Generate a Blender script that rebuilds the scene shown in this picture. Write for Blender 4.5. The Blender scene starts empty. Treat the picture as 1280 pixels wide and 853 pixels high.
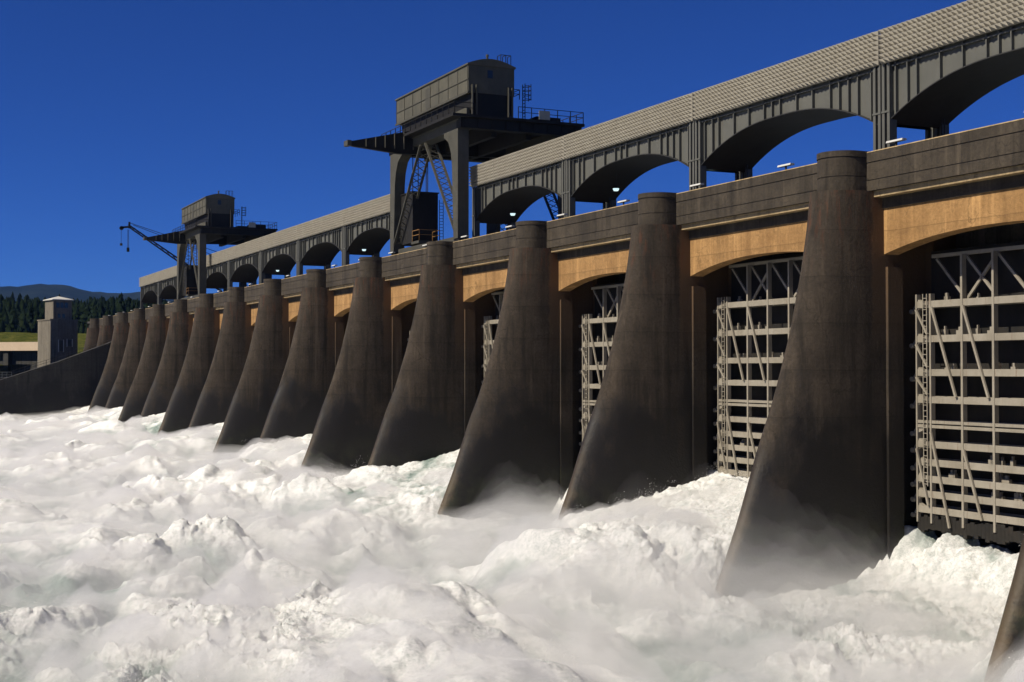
import bpy, bmesh, math, random
import numpy as np
from mathutils import Vector, Matrix
R = math.radians
ZC = 12.0            # camera height above the datum; heights below are written relative to the camera
S = 18.3             # pier spacing
scene = bpy.context.scene
col = scene.collection
random.seed(4)

# ------------------------------------------------------------------ camera
cam_d = bpy.data.cameras.new('camera'); cam = bpy.data.objects.new('camera', cam_d); col.objects.link(cam)
FPX = 1700.0
cam_d.sensor_width = 36.0; cam_d.lens = 36.0 * FPX / 1280.0
cam_d.clip_start = 0.5; cam_d.clip_end = 46000
PITCH = math.atan((462 - 426.5) / FPX)
ALPHA = math.atan((640 + 167) / FPX * math.cos(PITCH))
cam.location = (56.7, -46.0, ZC)
fwd = Vector((-math.cos(ALPHA) * math.cos(PITCH), math.sin(ALPHA) * math.cos(PITCH), math.sin(PITCH)))
cam.rotation_euler = fwd.to_track_quat('-Z', 'Y').to_euler()
scene.camera = cam

# ------------------------------------------------------------------ world and sun
SUN_EL, SUN_AZ = R(45), R(1.5)          # azimuth measured from -Y (downstream); negative = from -X side
sun_vec = Vector((math.sin(SUN_AZ) * math.cos(SUN_EL), -math.cos(SUN_AZ) * math.cos(SUN_EL), math.sin(SUN_EL)))
w = bpy.data.worlds.new('World'); scene.world = w; w.use_nodes = True
nt = w.node_tree; nt.nodes.clear()
sky = nt.nodes.new('ShaderNodeTexSky'); sky.sky_type = 'NISHITA'; sky.sun_disc = False
sky.sun_elevation = SUN_EL
sky.sun_rotation = math.atan2(sun_vec.x, sun_vec.y)
sky.altitude = 0; sky.air_density = 0.6; sky.dust_density = 0.0; sky.ozone_density = 10.0
hs = nt.nodes.new('ShaderNodeMix'); hs.data_type = 'RGBA'; hs.blend_type = 'MULTIPLY'; hs.inputs[0].default_value = 1.0; hs.inputs[7].default_value = (0.25, 0.50, 1.0, 1)   # deep polarised blue
bg = nt.nodes.new('ShaderNodeBackground'); bg.inputs['Strength'].default_value = 0.056
wo = nt.nodes.new('ShaderNodeOutputWorld')
nt.links.new(sky.outputs[0], hs.inputs[6]); nt.links.new(hs.outputs[2], bg.inputs[0]); nt.links.new(bg.outputs[0], wo.inputs[0])
sd = bpy.data.lights.new('sun', 'SUN'); so = bpy.data.objects.new('sun', sd); col.objects.link(so)
sd.energy = 5.0; sd.angle = R(0.53); sd.color = (1.0, 0.91, 0.76)
so.rotation_euler = (-sun_vec).to_track_quat('-Z', 'Y').to_euler(); so.location = (0, -60, 90)

scene.view_settings.view_transform = 'Standard'; scene.view_settings.look = 'None'
scene.view_settings.gamma = 1.0; scene.view_settings.use_curve_mapping = False
scene.view_settings.exposure = 0.42
scene.render.engine = 'CYCLES'
scene.cycles.use_denoising = True
try: scene.cycles.denoiser = 'OPENIMAGEDENOISE'
except Exception: pass
scene.cycles.max_bounces = 6; scene.cycles.diffuse_bounces = 2; scene.cycles.transparent_max_bounces = 48
scene.cycles.volume_bounces = 4
scene.cycles.volume_step_rate = 1.0; scene.cycles.volume_max_steps = 256

# ------------------------------------------------------------------ material helpers
def newmat(name):
    m = bpy.data.materials.new(name); m.use_nodes = True
    t = m.node_tree; b = t.nodes['Principled BSDF']
    return m, t, b
def N(t, kind, **kw):
    n = t.nodes.new(kind)
    for k, v in kw.items():
        if k in n.inputs: n.inputs[k].default_value = v
        else: setattr(n, k, v)
    return n
def ramp(t, src, stops):
    r = t.nodes.new('ShaderNodeValToRGB'); e = r.color_ramp.elements
    while len(e) < len(stops): e.new(0.5)
    for i, (p, c) in enumerate(stops):
        e[i].position = p; e[i].color = (c, c, c, 1) if isinstance(c, (int, float)) else (*c, 1)
    t.links.new(src, r.inputs[0]); return r.outputs[0]
def mixc(t, fac, a, b, mode='MIX'):
    m = t.nodes.new('ShaderNodeMix'); m.data_type = 'RGBA'; m.blend_type = mode
    for sock, v in ((m.inputs[0], fac), (m.inputs[6], a), (m.inputs[7], b)):
        if isinstance(v, (int, float)): sock.default_value = v
        elif isinstance(v, tuple): sock.default_value = (*v, 1)
        else: t.links.new(v, sock)
    return m.outputs[2]
def math2(t, op, a, b=0.0, clamp=False):
    m = t.nodes.new('ShaderNodeMath'); m.operation = op; m.use_clamp = clamp
    for i, v in enumerate((a, b)):
        if isinstance(v, (int, float)): m.inputs[i].default_value = v
        else: t.links.new(v, m.inputs[i])
    return m.outputs[0]
def worldpos(t, scale=(1, 1, 1)):
    g = t.nodes.new('ShaderNodeNewGeometry'); mp = t.nodes.new('ShaderNodeMapping')
    mp.inputs['Scale'].default_value = scale
    t.links.new(g.outputs['Position'], mp.inputs[0]); return mp.outputs[0], g
def noise(t, vec, scale, detail=4, rough=0.6, dist=0.0):
    n = N(t, 'ShaderNodeTexNoise', Scale=scale, Detail=detail, Roughness=rough, Distortion=dist)
    t.links.new(vec, n.inputs['Vector']); return n.outputs['Fac']
def bump(t, b, h, strength=0.4, dist=0.05):
    bn = N(t, 'ShaderNodeBump', Strength=strength, Distance=dist)
    t.links.new(h, bn.inputs['Height']); t.links.new(bn.outputs[0], b.inputs['Normal'])

def concrete(name, dark, light, streak=0.5, wet=False, rust=None, tan=None, rough=0.9, lines=True):
    m, t, b = newmat(name)
    p, g = worldpos(t)
    ps, _ = worldpos(t, (1.6, 1.6, 0.10))
    pl, _ = worldpos(t, (0.12, 0.12, 1.0))
    n1 = noise(t, p, 0.5, 6, 0.65); n2 = noise(t, p, 6.0, 5, 0.7); n3 = noise(t, ps, 1.3, 5, 0.65)
    f = math2(t, 'ADD', math2(t, 'MULTIPLY', n1, 0.5), math2(t, 'MULTIPLY', n3, 0.5))
    c = mixc(t, ramp(t, f, [(0.38, 0.0), (0.62, 1.0)]), dark, light)
    nb = noise(t, p, 1.7, 8, 0.7, 0.6)
    c = mixc(t, ramp(t, nb, [(0.54, 0.0), (0.74, 0.28)]), c, tuple(min(1, v * 1.45) for v in light))
    c = mixc(t, ramp(t, nb, [(0.28, 0.35), (0.46, 0.0)]), c, tuple(v * 0.5 for v in dark))
    c = mixc(t, math2(t, 'MULTIPLY', ramp(t, n3, [(0.5, 0.0), (0.72, 1.0)]), streak), c, tuple(v * 0.45 for v in dark))
    c = mixc(t, ramp(t, n2, [(0.32, 0.45), (0.58, 0.0)]), c, tuple(v * 0.5 for v in dark))
    pc, _ = worldpos(t); vo = N(t, 'ShaderNodeTexVoronoi', Scale=0.55); vo.feature = 'DISTANCE_TO_EDGE'
    wv = t.nodes.new('ShaderNodeVectorMath'); wv.operation = 'ADD'; nz = N(t, 'ShaderNodeTexNoise', Scale=1.3, Detail=6.0); t.links.new(pc, nz.inputs['Vector']); t.links.new(pc, wv.inputs[0]); t.links.new(nz.outputs['Color'], wv.inputs[1]); t.links.new(wv.outputs[0], vo.inputs['Vector'])
    ck = math2(t, 'MULTIPLY', ramp(t, vo.outputs['Distance'], [(0.0, 1.0), (0.02, 0.0)]), ramp(t, n1, [(0.45, 0.0), (0.6, 0.7)]))
    c = mixc(t, ck, c, tuple(v * 0.35 for v in dark))
    pv, _ = worldpos(t, (0.55, 0.55, 0.035)); nv = noise(t, pv, 2.2, 6, 0.62, 0.3)
    c = mixc(t, ramp(t, nv, [(0.52, 0.0), (0.66, 0.7 if wet or not lines else 0.35)]), c, tuple(v * 0.42 for v in dark))
    c = mixc(t, ramp(t, nv, [(0.30, 0.55), (0.42, 0.0)]), c, tuple(min(1, v * 1.5) for v in light))
    if lines:                                     # pour joints every lift and faint board marks
        sep = t.nodes.new('ShaderNodeSeparateXYZ'); t.links.new(g.outputs['Position'], sep.inputs[0])
        z = math2(t, 'ADD', sep.outputs[2], math2(t, 'MULTIPLY', noise(t, p, 0.9, 3), 0.12))
        fr = math2(t, 'FRACT', math2(t, 'MULTIPLY', z, 1 / 2.4))
        ln = ramp(t, fr, [(0.0, 1.0), (0.025, 0.0)])
        c = mixc(t, math2(t, 'MULTIPLY', ramp(t, fr, [(0.80, 0.0), (1.0, 0.35)]), ramp(t, nv, [(0.4, 0.2), (0.6, 1.0)])), c, tuple(v * 0.45 for v in dark))
        c = mixc(t, math2(t, 'MULTIPLY', ln, 0.7), c, tuple(v * 0.4 for v in dark))
        fr2 = math2(t, 'FRACT', math2(t, 'MULTIPLY', z, 1 / 0.27))
        c = mixc(t, math2(t, 'MULTIPLY', ramp(t, fr2, [(0.0, 1.0), (0.10, 0.0)]), 0.18), c, tuple(v * 0.5 for v in dark))
    if tan:                                       # clean sheltered concrete behind the face line
        sep2 = t.nodes.new('ShaderNodeSeparateXYZ'); t.links.new(g.outputs['Position'], sep2.inputs[0])
        y = math2(t, 'ADD', sep2.outputs[1], math2(t, 'MULTIPLY', math2(t, 'SUBTRACT', noise(t, p, 1.6, 5), 0.5), 0.5))
        zf = ramp(t, math2(t, 'MULTIPLY', sep2.outputs[2], 1 / 30.0), [(0.42, 0.0), (0.62, 1.0)])
        ms = math2(t, 'MULTIPLY', ramp(t, y, [(0.62, 0.0), (0.78, 1.0)]), zf)
        c = mixc(t, ms, c, tan)
    if rust:
        sep3 = t.nodes.new('ShaderNodeSeparateXYZ'); t.links.new(g.outputs['Position'], sep3.inputs[0])
        zz = math2(t, 'MULTIPLY', sep3.outputs[2], 1 / 30.0)
        band = ramp(t, zz, [((ZC + 4.5) / 30, 0.0), ((ZC + 8.7) / 30, 0.8), ((ZC + 9.2) / 30, 1.0), ((ZC + 9.35) / 30, 0.0)])
        pr, _ = worldpos(t, (2.2, 2.2, 0.35))
        rm = math2(t, 'MULTIPLY', band, ramp(t, noise(t, pr, 1.4, 5, 0.7), [(0.51, 0.0), (0.68, 0.6)]))
        c = mixc(t, rm, c, rust)
    rgh = rough
    if wet:
        sep4 = t.nodes.new('ShaderNodeSeparateXYZ'); t.links.new(g.outputs['Position'], sep4.inputs[0])
        pw, _ = worldpos(t, (0.16, 0.16, 0.10))
        zz = math2(t, 'ADD', sep4.outputs[2], math2(t, 'MULTIPLY', math2(t, 'SUBTRACT', noise(t, pw, 1.6, 6, 0.62), 0.5), 20.0))
        wm = ramp(t, math2(t, 'MULTIPLY', zz, 1 / 20.0), [(0.36, 1.0), (0.53, 0.0)])
        c = mixc(t, math2(t, 'MULTIPLY', wm, 0.95), c, (0.0075, 0.0062, 0.0055))
        alg = math2(t, 'MULTIPLY', ramp(t, math2(t, 'MULTIPLY', sep4.outputs[2], 1 / 20.0), [(0.14, 1.0), (0.27, 0.0)]),
                    ramp(t, noise(t, p, 0.8, 5), [(0.4, 0.0), (0.62, 1.0)]))
        c = mixc(t, math2(t, 'MULTIPLY', alg, 0.7), c, (0.026, 0.030, 0.014))
        tc = t.nodes.new('ShaderNodeTexCoord'); so_ = t.nodes.new('ShaderNodeSeparateXYZ'); t.links.new(tc.outputs['Object'], so_.inputs[0])
        ax = math2(t, 'ADD', math2(t, 'ABSOLUTE', so_.outputs[0]), math2(t, 'MULTIPLY', math2(t, 'SUBTRACT', noise(t, p, 0.9, 6, 0.7), 0.5), 1.1))
        lit_crust = math2(t, 'MULTIPLY', ramp(t, ax, [(0.22, 0.8), (0.50, 0.0)]), ramp(t, math2(t, 'MULTIPLY', so_.outputs[2], 1 / 20.0), [(0.05, 1.0), (0.42, 0.0)]))
        if tan: c = mixc(t, lit_crust, c, (0.085, 0.060, 0.033))  # tan strip low on the nose: dry crust plus sunlight painted into the colour
        mr = N(t, 'ShaderNodeMapRange'); mr.inputs['To Min'].default_value = rough; mr.inputs['To Max'].default_value = 0.55
        t.links.new(wm, mr.inputs[0]); t.links.new(mr.outputs[0], b.inputs['Roughness'])
    else:
        b.inputs['Roughness'].default_value = rough
    t.links.new(c, b.inputs['Base Color'])
    bump(t, b, math2(t, 'ADD', n2, math2(t, 'MULTIPLY', n1, 0.8)), 0.5, 0.06)
    b.inputs['Specular IOR Level'].default_value = 0.3
    return m

def paint(name, c1, c2, rough=0.55, rustc=None, scale=0.7, bumps=0.15, metallic=0.0):
    m, t, b = newmat(name)
    p, g = worldpos(t); ps, _ = worldpos(t, (1.5, 1.5, 0.2))
    n1 = noise(t, p, scale, 5, 0.65); n2 = noise(t, ps, 2.0, 5, 0.7)
    c = mixc(t, ramp(t, math2(t, 'ADD', math2(t, 'MULTIPLY', n1, 0.6), math2(t, 'MULTIPLY', n2, 0.4)), [(0.35, 0.0), (0.65, 1.0)]), c1, c2)
    if rustc:
        c = mixc(t, ramp(t, noise(t, ps, 4.0, 6, 0.75), [(0.58, 0.0), (0.72, 0.8)]), c, rustc)
    t.links.new(c, b.inputs['Base Color'])
    b.inputs['Roughness'].default_value = rough; b.inputs['Metallic'].default_value = metallic; b.inputs['Specular IOR Level'].default_value = 0.2
    bump(t, b, noise(t, p, 9.0, 4), bumps, 0.03)
    return m

M = {}
M['pier'] = concrete('pier_concrete', (0.023, 0.0175, 0.0122), (0.060, 0.0455, 0.032), wet=True, rust=(0.115, 0.034, 0.012), tan=(0.095, 0.056, 0.028))
M['cap'] = concrete('cap_concrete', (0.027, 0.0215, 0.0155), (0.064, 0.050, 0.035), streak=0.6, lines=False)
M['parapet'] = concrete('parapet_concrete', (0.025, 0.020, 0.0145), (0.072, 0.057, 0.040), streak=0.85, lines=False)
M['lintel'] = concrete('lintel_concrete', (0.22, 0.12, 0.044), (0.37, 0.215, 0.085), streak=0.15, lines=True)
M['frieze'] = concrete('frieze_concrete', (0.26, 0.19, 0.10), (0.36, 0.27, 0.15), streak=0.4, lines=False)
M['deck'] = concrete('deck_concrete', (0.05, 0.045, 0.04), (0.09, 0.08, 0.07), lines=False)
M['wallc'] = concrete('guide_wall_concrete', (0.030, 0.029, 0.026), (0.055, 0.052, 0.045), wet=True)
M['towerc'] = concrete('tower_concrete', (0.125, 0.11, 0.085), (0.19, 0.168, 0.13), streak=0.3, lines=False)
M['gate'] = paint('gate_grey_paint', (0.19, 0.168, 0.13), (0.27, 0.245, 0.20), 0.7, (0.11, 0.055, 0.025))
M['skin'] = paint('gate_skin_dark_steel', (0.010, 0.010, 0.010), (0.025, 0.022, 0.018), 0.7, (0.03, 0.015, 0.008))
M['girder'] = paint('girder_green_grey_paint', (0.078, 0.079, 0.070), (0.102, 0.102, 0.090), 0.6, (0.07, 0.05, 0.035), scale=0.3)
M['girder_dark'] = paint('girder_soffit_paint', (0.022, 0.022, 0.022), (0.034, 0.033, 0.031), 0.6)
M['screen'] = paint('screen_cream_concrete', (0.29, 0.265, 0.215), (0.36, 0.335, 0.275), 0.85, (0.15, 0.135, 0.11), scale=1.5)
M['crane'] = paint('crane_olive_paint', (0.046, 0.045, 0.037), (0.068, 0.065, 0.053), 0.7)
M['crane_dark'] = paint('crane_dark_steel', (0.010, 0.010, 0.010), (0.018, 0.017, 0.016), 0.7)
M['house'] = paint('crane_house_sheeting', (0.055, 0.054, 0.043), (0.098, 0.092, 0.070), 0.7, (0.045, 0.034, 0.022), scale=0.5)
M['yellow'] = paint('yellow_rail_paint', (0.20, 0.11, 0.035), (0.26, 0.14, 0.05), 0.5)
M['white'] = paint('white_paint', (0.72, 0.72, 0.70), (0.8, 0.8, 0.78), 0.4)
M['lamp_lens'] = paint('lamp_lens', (0.72, 0.85, 0.86), (0.8, 0.92, 0.92), 0.15); _b = M['lamp_lens'].node_tree.nodes['Principled BSDF']; _b.inputs['Emission Color'].default_value = (0.75, 1.0, 1.0, 1); _b.inputs['Emission Strength'].default_value = 0.7
M['roofwhite'] = paint('tower_roof', (0.42, 0.41, 0.37), (0.5, 0.49, 0.44), 0.5)
M['beam_cream'] = paint('cream_bridge_beam', (0.48, 0.37, 0.26), (0.56, 0.44, 0.31), 0.6)
M['sign_light'] = paint('lamp_housing_paint', (0.42, 0.42, 0.40), (0.5, 0.5, 0.47), 0.5)
M['sign'] = paint('sign_grey', (0.22, 0.23, 0.20), (0.3, 0.3, 0.27), 0.6)
M['red'] = paint('red_paint', (0.3, 0.04, 0.03), (0.35, 0.06, 0.04), 0.5)
m, t, b = newmat('dark_glass'); b.inputs['Base Color'].default_value = (0.02, 0.03, 0.04, 1); b.inputs['Roughness'].default_value = 0.08; M['glass'] = m

# ------------------------------------------------------------------ mesh helpers
def W(z): return z + ZC
class MB:
    def __init__(s): s.v = []; s.f = []
    def add(s, vs, fs):
        o = len(s.v); s.v += [tuple(v) for v in vs]; s.f += [tuple(i + o for i in f) for f in fs]; return s
    def box(s, x0, x1, y0, y1, z0, z1):
        return s.add([(x0, y0, z0), (x1, y0, z0), (x1, y1, z0), (x0, y1, z0), (x0, y0, z1), (x1, y0, z1), (x1, y1, z1), (x0, y1, z1)],
                     [(0, 3, 2, 1), (4, 5, 6, 7), (0, 1, 5, 4), (1, 2, 6, 5), (2, 3, 7, 6), (3, 0, 4, 7)])
    def bar(s, a, b, wx, wy=None, up=(0, 0, 1)):
        """square bar from a to b; wx = width across, wy = width along the up side"""
        wy = wy or wx
        a = Vector(a); b = Vector(b); d = (b - a).normalized(); u = Vector(up)
        if abs(d.dot(u)) > 0.98: u = Vector((0, 1, 0))
        x = d.cross(u).normalized(); y = x.cross(d).normalized()
        pts = []
        for p in (a, b):
            for sx, sy in ((-1, -1), (1, -1), (1, 1), (-1, 1)):
                pts.append(p + x * (sx * wx / 2) + y * (sy * wy / 2))
        return s.add(pts, [(0, 1, 2, 3), (7, 6, 5, 4), (0, 4, 5, 1), (1, 5, 6, 2), (2, 6, 7, 3), (3, 7, 4, 0)])
    def tube(s, a, b, r, n=8, r2=None):
        a = Vector(a); b = Vector(b); d = (b - a).normalized(); u = Vector((0, 0, 1))
        if abs(d.dot(u)) > 0.98: u = Vector((0, 1, 0))
        x = d.cross(u).normalized(); y = x.cross(d).normalized(); r2 = r if r2 is None else r2
        pts = [p + (x * math.cos(2 * math.pi * i / n) + y * math.sin(2 * math.pi * i / n)) * rr for p, rr in ((a, r), (b, r2)) for i in range(n)]
        fs = [(i, (i + 1) % n, n + (i + 1) % n, n + i) for i in range(n)] + [tuple(reversed(range(n))), tuple(range(n, 2 * n))]
        return s.add(pts, fs)
    def prism_y(s, poly, y0, y1):
        """polygon in (x, z) extruded along y; poly counter-clockwise seen from -y"""
        n = len(poly)
        vs = [(x, y0, z) for x, z in poly] + [(x, y1, z) for x, z in poly]
        return s.add(vs, [tuple(range(n)), tuple(reversed(range(n, 2 * n)))] + [(i, n + i, n + (i + 1) % n, (i + 1) % n) for i in range(n)])
    def prism_x(s, poly, x0, x1):
        n = len(poly)
        vs = [(x0, y, z) for y, z in poly] + [(x1, y, z) for y, z in poly]
        return s.add(vs, [tuple(range(n)), tuple(reversed(range(n, 2 * n)))] + [(i, n + i, n + (i + 1) % n, (i + 1) % n) for i in range(n)])
    def mesh(s, name, mat, smooth=None):
        me = bpy.data.meshes.new(name); me.from_pydata(s.v, [], s.f); me.update()
        bm = bmesh.new(); bm.from_mesh(me); bmesh.ops.recalc_face_normals(bm, faces=bm.faces); bm.to_mesh(me); bm.free()
        if smooth is not None:
            me.polygons.foreach_set('use_smooth', [True] * len(me.polygons)); me.set_sharp_from_angle(angle=R(smooth))
        me.materials.append(mat); return me
    def build(s, name, mat, parent=None, loc=(0, 0, 0), smooth=None):
        return link(name, s.mesh(name, mat, smooth), parent, loc)
def link(name, me, parent=None, loc=(0, 0, 0)):
    o = bpy.data.objects.new(name, me); col.objects.link(o); o.location = loc
    if parent: o.parent = parent
    return o
def tag(o, label=None, cat=None, group=None, kind=None):
    if label: o['label'] = label
    if cat: o['category'] = cat
    if group: o['group'] = group
    if kind: o['kind'] = kind
    return o
def empty(name, loc, label, cat, group=None):
    o = bpy.data.objects.new(name, None); col.objects.link(o); o.location = loc; o.empty_display_size = 0.5
    return tag(o, label, cat, group)
def copy_tree(o, parent=None):
    c = o.copy(); col.objects.link(c); c.parent = parent
    for ch in list(o.children): copy_tree(ch, c)
    return c
ORD = ['first', 'second', 'third', 'fourth', 'fifth', 'sixth', 'seventh', 'eighth', 'ninth', 'tenth', 'eleventh', 'twelfth',
       'thirteenth', 'fourteenth', 'fifteenth', 'sixteenth']
N_FIRST, N_LAST = -1, 14          # pier numbers; 0 is the big pier right of the picture's middle
BAYS = range(0, 15)               # bay b lies between pier b and pier b-1

# ------------------------------------------------------------------ ground, river, hills
def grid_mesh(name, mat, X, Y, Z, kind, label=None):
    ny, nx = X.shape
    v = np.stack([X, Y, Z], -1).reshape(-1, 3).astype(np.float32)
    i = np.arange((ny - 1) * (nx - 1)); r = i // (nx - 1); c = i % (nx - 1); a = r * nx + c
    q = np.stack([a, a + 1, a + nx + 1, a + nx], -1).astype(np.int32)
    me = bpy.data.meshes.new(name)
    me.vertices.add(len(v)); me.vertices.foreach_set('co', v.ravel())
    me.loops.add(q.size); me.loops.foreach_set('vertex_index', q.ravel())
    me.polygons.add(len(q)); me.polygons.foreach_set('loop_start', np.arange(0, q.size, 4, dtype=np.int32))
    me.polygons.foreach_set('loop_total', np.full(len(q), 4, np.int32))
    me.polygons.foreach_set('use_smooth', np.ones(len(q), bool))
    me.update(calc_edges=True); me.materials.append(mat)
    o = link(name, me); o['kind'] = kind
    if label: o['label'] = label
    return o

# gradient noise in numpy
_rng = np.random.default_rng(11)
_perm = np.tile(_rng.permutation(256), 3)
_g3 = _rng.normal(size=(256, 3)); _g3 /= np.linalg.norm(_g3, axis=1)[:, None]
def perlin(x, y, z):
    xi = np.floor(x).astype(int); yi = np.floor(y).astype(int); zi = np.floor(z).astype(int)
    xf = x - xi; yf = y - yi; zf = z - zi
    u = xf ** 3 * (xf * (xf * 6 - 15) + 10); v = yf ** 3 * (yf * (yf * 6 - 15) + 10); w_ = zf ** 3 * (zf * (zf * 6 - 15) + 10)
    out = 0
    for dx in (0, 1):
        for dy in (0, 1):
            for dz in (0, 1):
                g = _g3[_perm[_perm[_perm[(xi + dx) & 255] + ((yi + dy) & 255)] + ((zi + dz) & 255)]]
                d = g[..., 0] * (xf - dx) + g[..., 1] * (yf - dy) + g[..., 2] * (zf - dz)
                out = out + d * (u if dx else 1 - u) * (v if dy else 1 - v) * (w_ if dz else 1 - w_)
    return out
def fbm(x, y, z, octs, gain=0.5, lac=2.03):
    a, s_, f = 1.0, 0.0, 1.0
    for k in range(octs):
        s_ = s_ + a * perlin(x * f + 17.3 * k, y * f - 9.1 * k, z * f + 3.7 * k); a *= gain; f *= lac
    return s_
def billow(x, y, z, octs, gain=0.5, lac=2.03):
    a, s_, f = 1.0, 0.0, 1.0
    for k in range(octs):
        s_ = s_ + a * np.abs(perlin(x * f + 31.3 * k, y * f + 5.1 * k, z * f - 7.7 * k)) * 1.6; a *= gain; f *= lac
    return s_

m, t, b = newmat('ground_earth'); p, g = worldpos(t)
t.links.new(mixc(t, noise(t, p, 0.02, 6), (0.03, 0.05, 0.02), (0.07, 0.075, 0.035)), b.inputs['Base Color']); b.inputs['Roughness'].default_value = 1.0
M['ground'] = m
m, t, b = newmat('river_water'); p, g = worldpos(t)
t.links.new(mixc(t, ramp(t, noise(t, p, 0.12, 8, 0.7), [(0.4, 0.0), (0.6, 1.0)]), (0.02, 0.05, 0.055), (0.35, 0.37, 0.36)), b.inputs['Base Color'])
b.inputs['Roughness'].default_value = 0.25; bump(t, b, noise(t, p, 0.6, 6, 0.7), 0.6, 0.4)
M['river'] = m
gd = MB(); gd.add([(-14000, -14000, -2.0), (14000, -14000, -2.0), (14000, 14000, -2.0), (-14000, 14000, -2.0)], [(0, 1, 2, 3)])
tag(gd.build('ground', M['ground']), kind='structure')
rv = MB(); rv.add([(-245, -420, -1.2), (420, -420, -1.2), (420, 8.8, -1.2), (-245, 8.8, -1.2)], [(0, 1, 2, 3)])
tag(rv.build('river', M['river']), kind='structure')
rv = MB(); rv.add([(-700, 40, 9.0), (700, 40, 9.0), (700, 500, 9.0), (-700, 500, 9.0), (-700, 9.0, 9.0), (700, 9.0, 9.0)], [(0, 1, 2, 3), (4, 5, 1, 0)])
tag(rv.build('reservoir', M['river']), kind='structure')

# blue mountain ridge
m, t, b = newmat('mountain_forest'); p, g = worldpos(t)
t.links.new(mixc(t, ramp(t, noise(t, p, 0.004, 8, 0.7), [(0.4, 0.0), (0.6, 1.0)]), (0.005, 0.009, 0.012), (0.012, 0.017, 0.018)), b.inputs['Base Color']); b.inputs['Roughness'].default_value = 1.0
M['mountain'] = m
az = np.linspace(R(95), R(215), 420); rr = np.linspace(4300, 7600, 40)
A, RR = np.meshgrid(az, rr)
# azimuth is measured from +X; the dam direction (-X) is 180 degrees
crest = 338 + 26 * fbm(A * 21, A * 0 + 3.3, A * 0, 5, 0.5) * 1.6 + 18 * np.sin((A - R(180)) * 9.0 + 1.2)
prof = np.clip((RR - 4300) / 1700, 0, 1) ** 0.8
Z = crest * prof + 60 * fbm(A * 40, RR / 700, A * 0, 4) * prof * (1 - prof) * 2
X = 56 + RR * np.cos(A); Y = -46 + RR * np.sin(A)
grid_mesh('mountain', M['mountain'], X, Y, Z - 2 + 12 * prof, 'structure')

# wooded hill behind the far bank
def hill_h(a, r):
    base = 34 + 18 * np.clip((r - 640) / 300, 0, 1)
    return base * np.clip((r - 470) / 170, 0, 1) + 5.0 * fbm(a * 26, r / 160, a * 0, 4)
az = np.linspace(R(110), R(205), 300); rr = np.linspace(470, 1150, 60)
A, RR = np.meshgrid(az, rr); X = 56 + RR * np.cos(A); Y = -46 + RR * np.sin(A)
M['hill'] = paint('hill_floor', (0.012, 0.018, 0.008), (0.022, 0.03, 0.014), 1.0, scale=0.05)
grid_mesh('hill', M['hill'], X, Y, hill_h(A, RR) - 1.0, 'structure')
m, t, b = newmat('conifer_foliage'); p, g = worldpos(t)
t.links.new(mixc(t, ramp(t, noise(t, p, 0.25, 4), [(0.35, 0.0), (0.65, 1.0)]), (0.005, 0.009, 0.005), (0.012, 0.019, 0.008)), b.inputs['Base Color']); b.inputs['Roughness'].default_value = 0.9
M['conifer'] = m
for _k in ('ground', 'mountain', 'hill', 'conifer'): M[_k].node_tree.nodes['Principled BSDF'].inputs['Specular IOR Level'].default_value = 0.0
tv, tf = [], []
rs = np.random.default_rng(5)
def conifer(x, y, z, h, r):
    tiers = 5
    for k in range(tiers):
        z0 = z + h * (0.08 + 0.17 * k); z1 = z + h * min(1.0, 0.08 + 0.17 * k + 0.34); rk = r * (1 - 0.17 * k)
        o = len(tv); n = 7
        for i in range(n):
            a = 2 * math.pi * i / n + k * 0.5; q = rk * rs.uniform(0.6, 1.15)
            tv.append((x + q * math.cos(a), y + q * math.sin(a), z0 + h * rs.uniform(-0.05, 0.05)))
        tv.append((x + rs.uniform(-.2, .2), y + rs.uniform(-.2, .2), z1))
        for i in range(n): tf.append((o + i, o + (i + 1) % n, o + n))
for k in range(9000):
    a = rs.uniform(R(118), R(200)); r_ = 485 + 560 * rs.uniform() ** 1.3
    z = float(hill_h(np.array(a), np.array(r_))) - 1.5
    h = rs.uniform(6.5, 10) * (1.0 if rs.uniform() > 0.1 else 1.25)
    conifer(56 + r_ * math.cos(a), -46 + r_ * math.sin(a), z, h, h * rs.uniform(0.30, 0.46))
me = bpy.data.meshes.new('forest'); me.from_pydata(tv, [], tf); me.update(); me.materials.append(M['conifer'])
tag(link('forest', me), 'dark evergreen forest covering the far hill', 'forest', kind='stuff')

# far bank with grass
az = np.linspace(R(150), R(214), 160); rr = np.linspace(385, 490, 26)
A, RR = np.meshgrid(az, rr); X = 56 + RR * np.cos(A); Y = -46 + RR * np.sin(A)
m, t, b = newmat('bank_grass'); p, g = worldpos(t)
t.links.new(mixc(t, ramp(t, noise(t, p, 0.35, 7, 0.75), [(0.35, 0.0), (0.68, 1.0)]), (0.030, 0.045, 0.010), (0.12, 0.115, 0.028)), b.inputs['Base Color']); b.inputs['Roughness'].default_value = 1.0
bump(t, b, noise(t, p, 2.5, 5, 0.75), 1.0, 0.5); b.inputs['Specular IOR Level'].default_value = 0.0; M['bank'] = m
grid_mesh('bank', M['bank'], X, Y, ZC + 1.0 + 11.0 * np.clip((RR - 400) / 70, 0, 1) + 1.2 * fbm(X / 9, Y / 9, X * 0, 4), 'structure')

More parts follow.
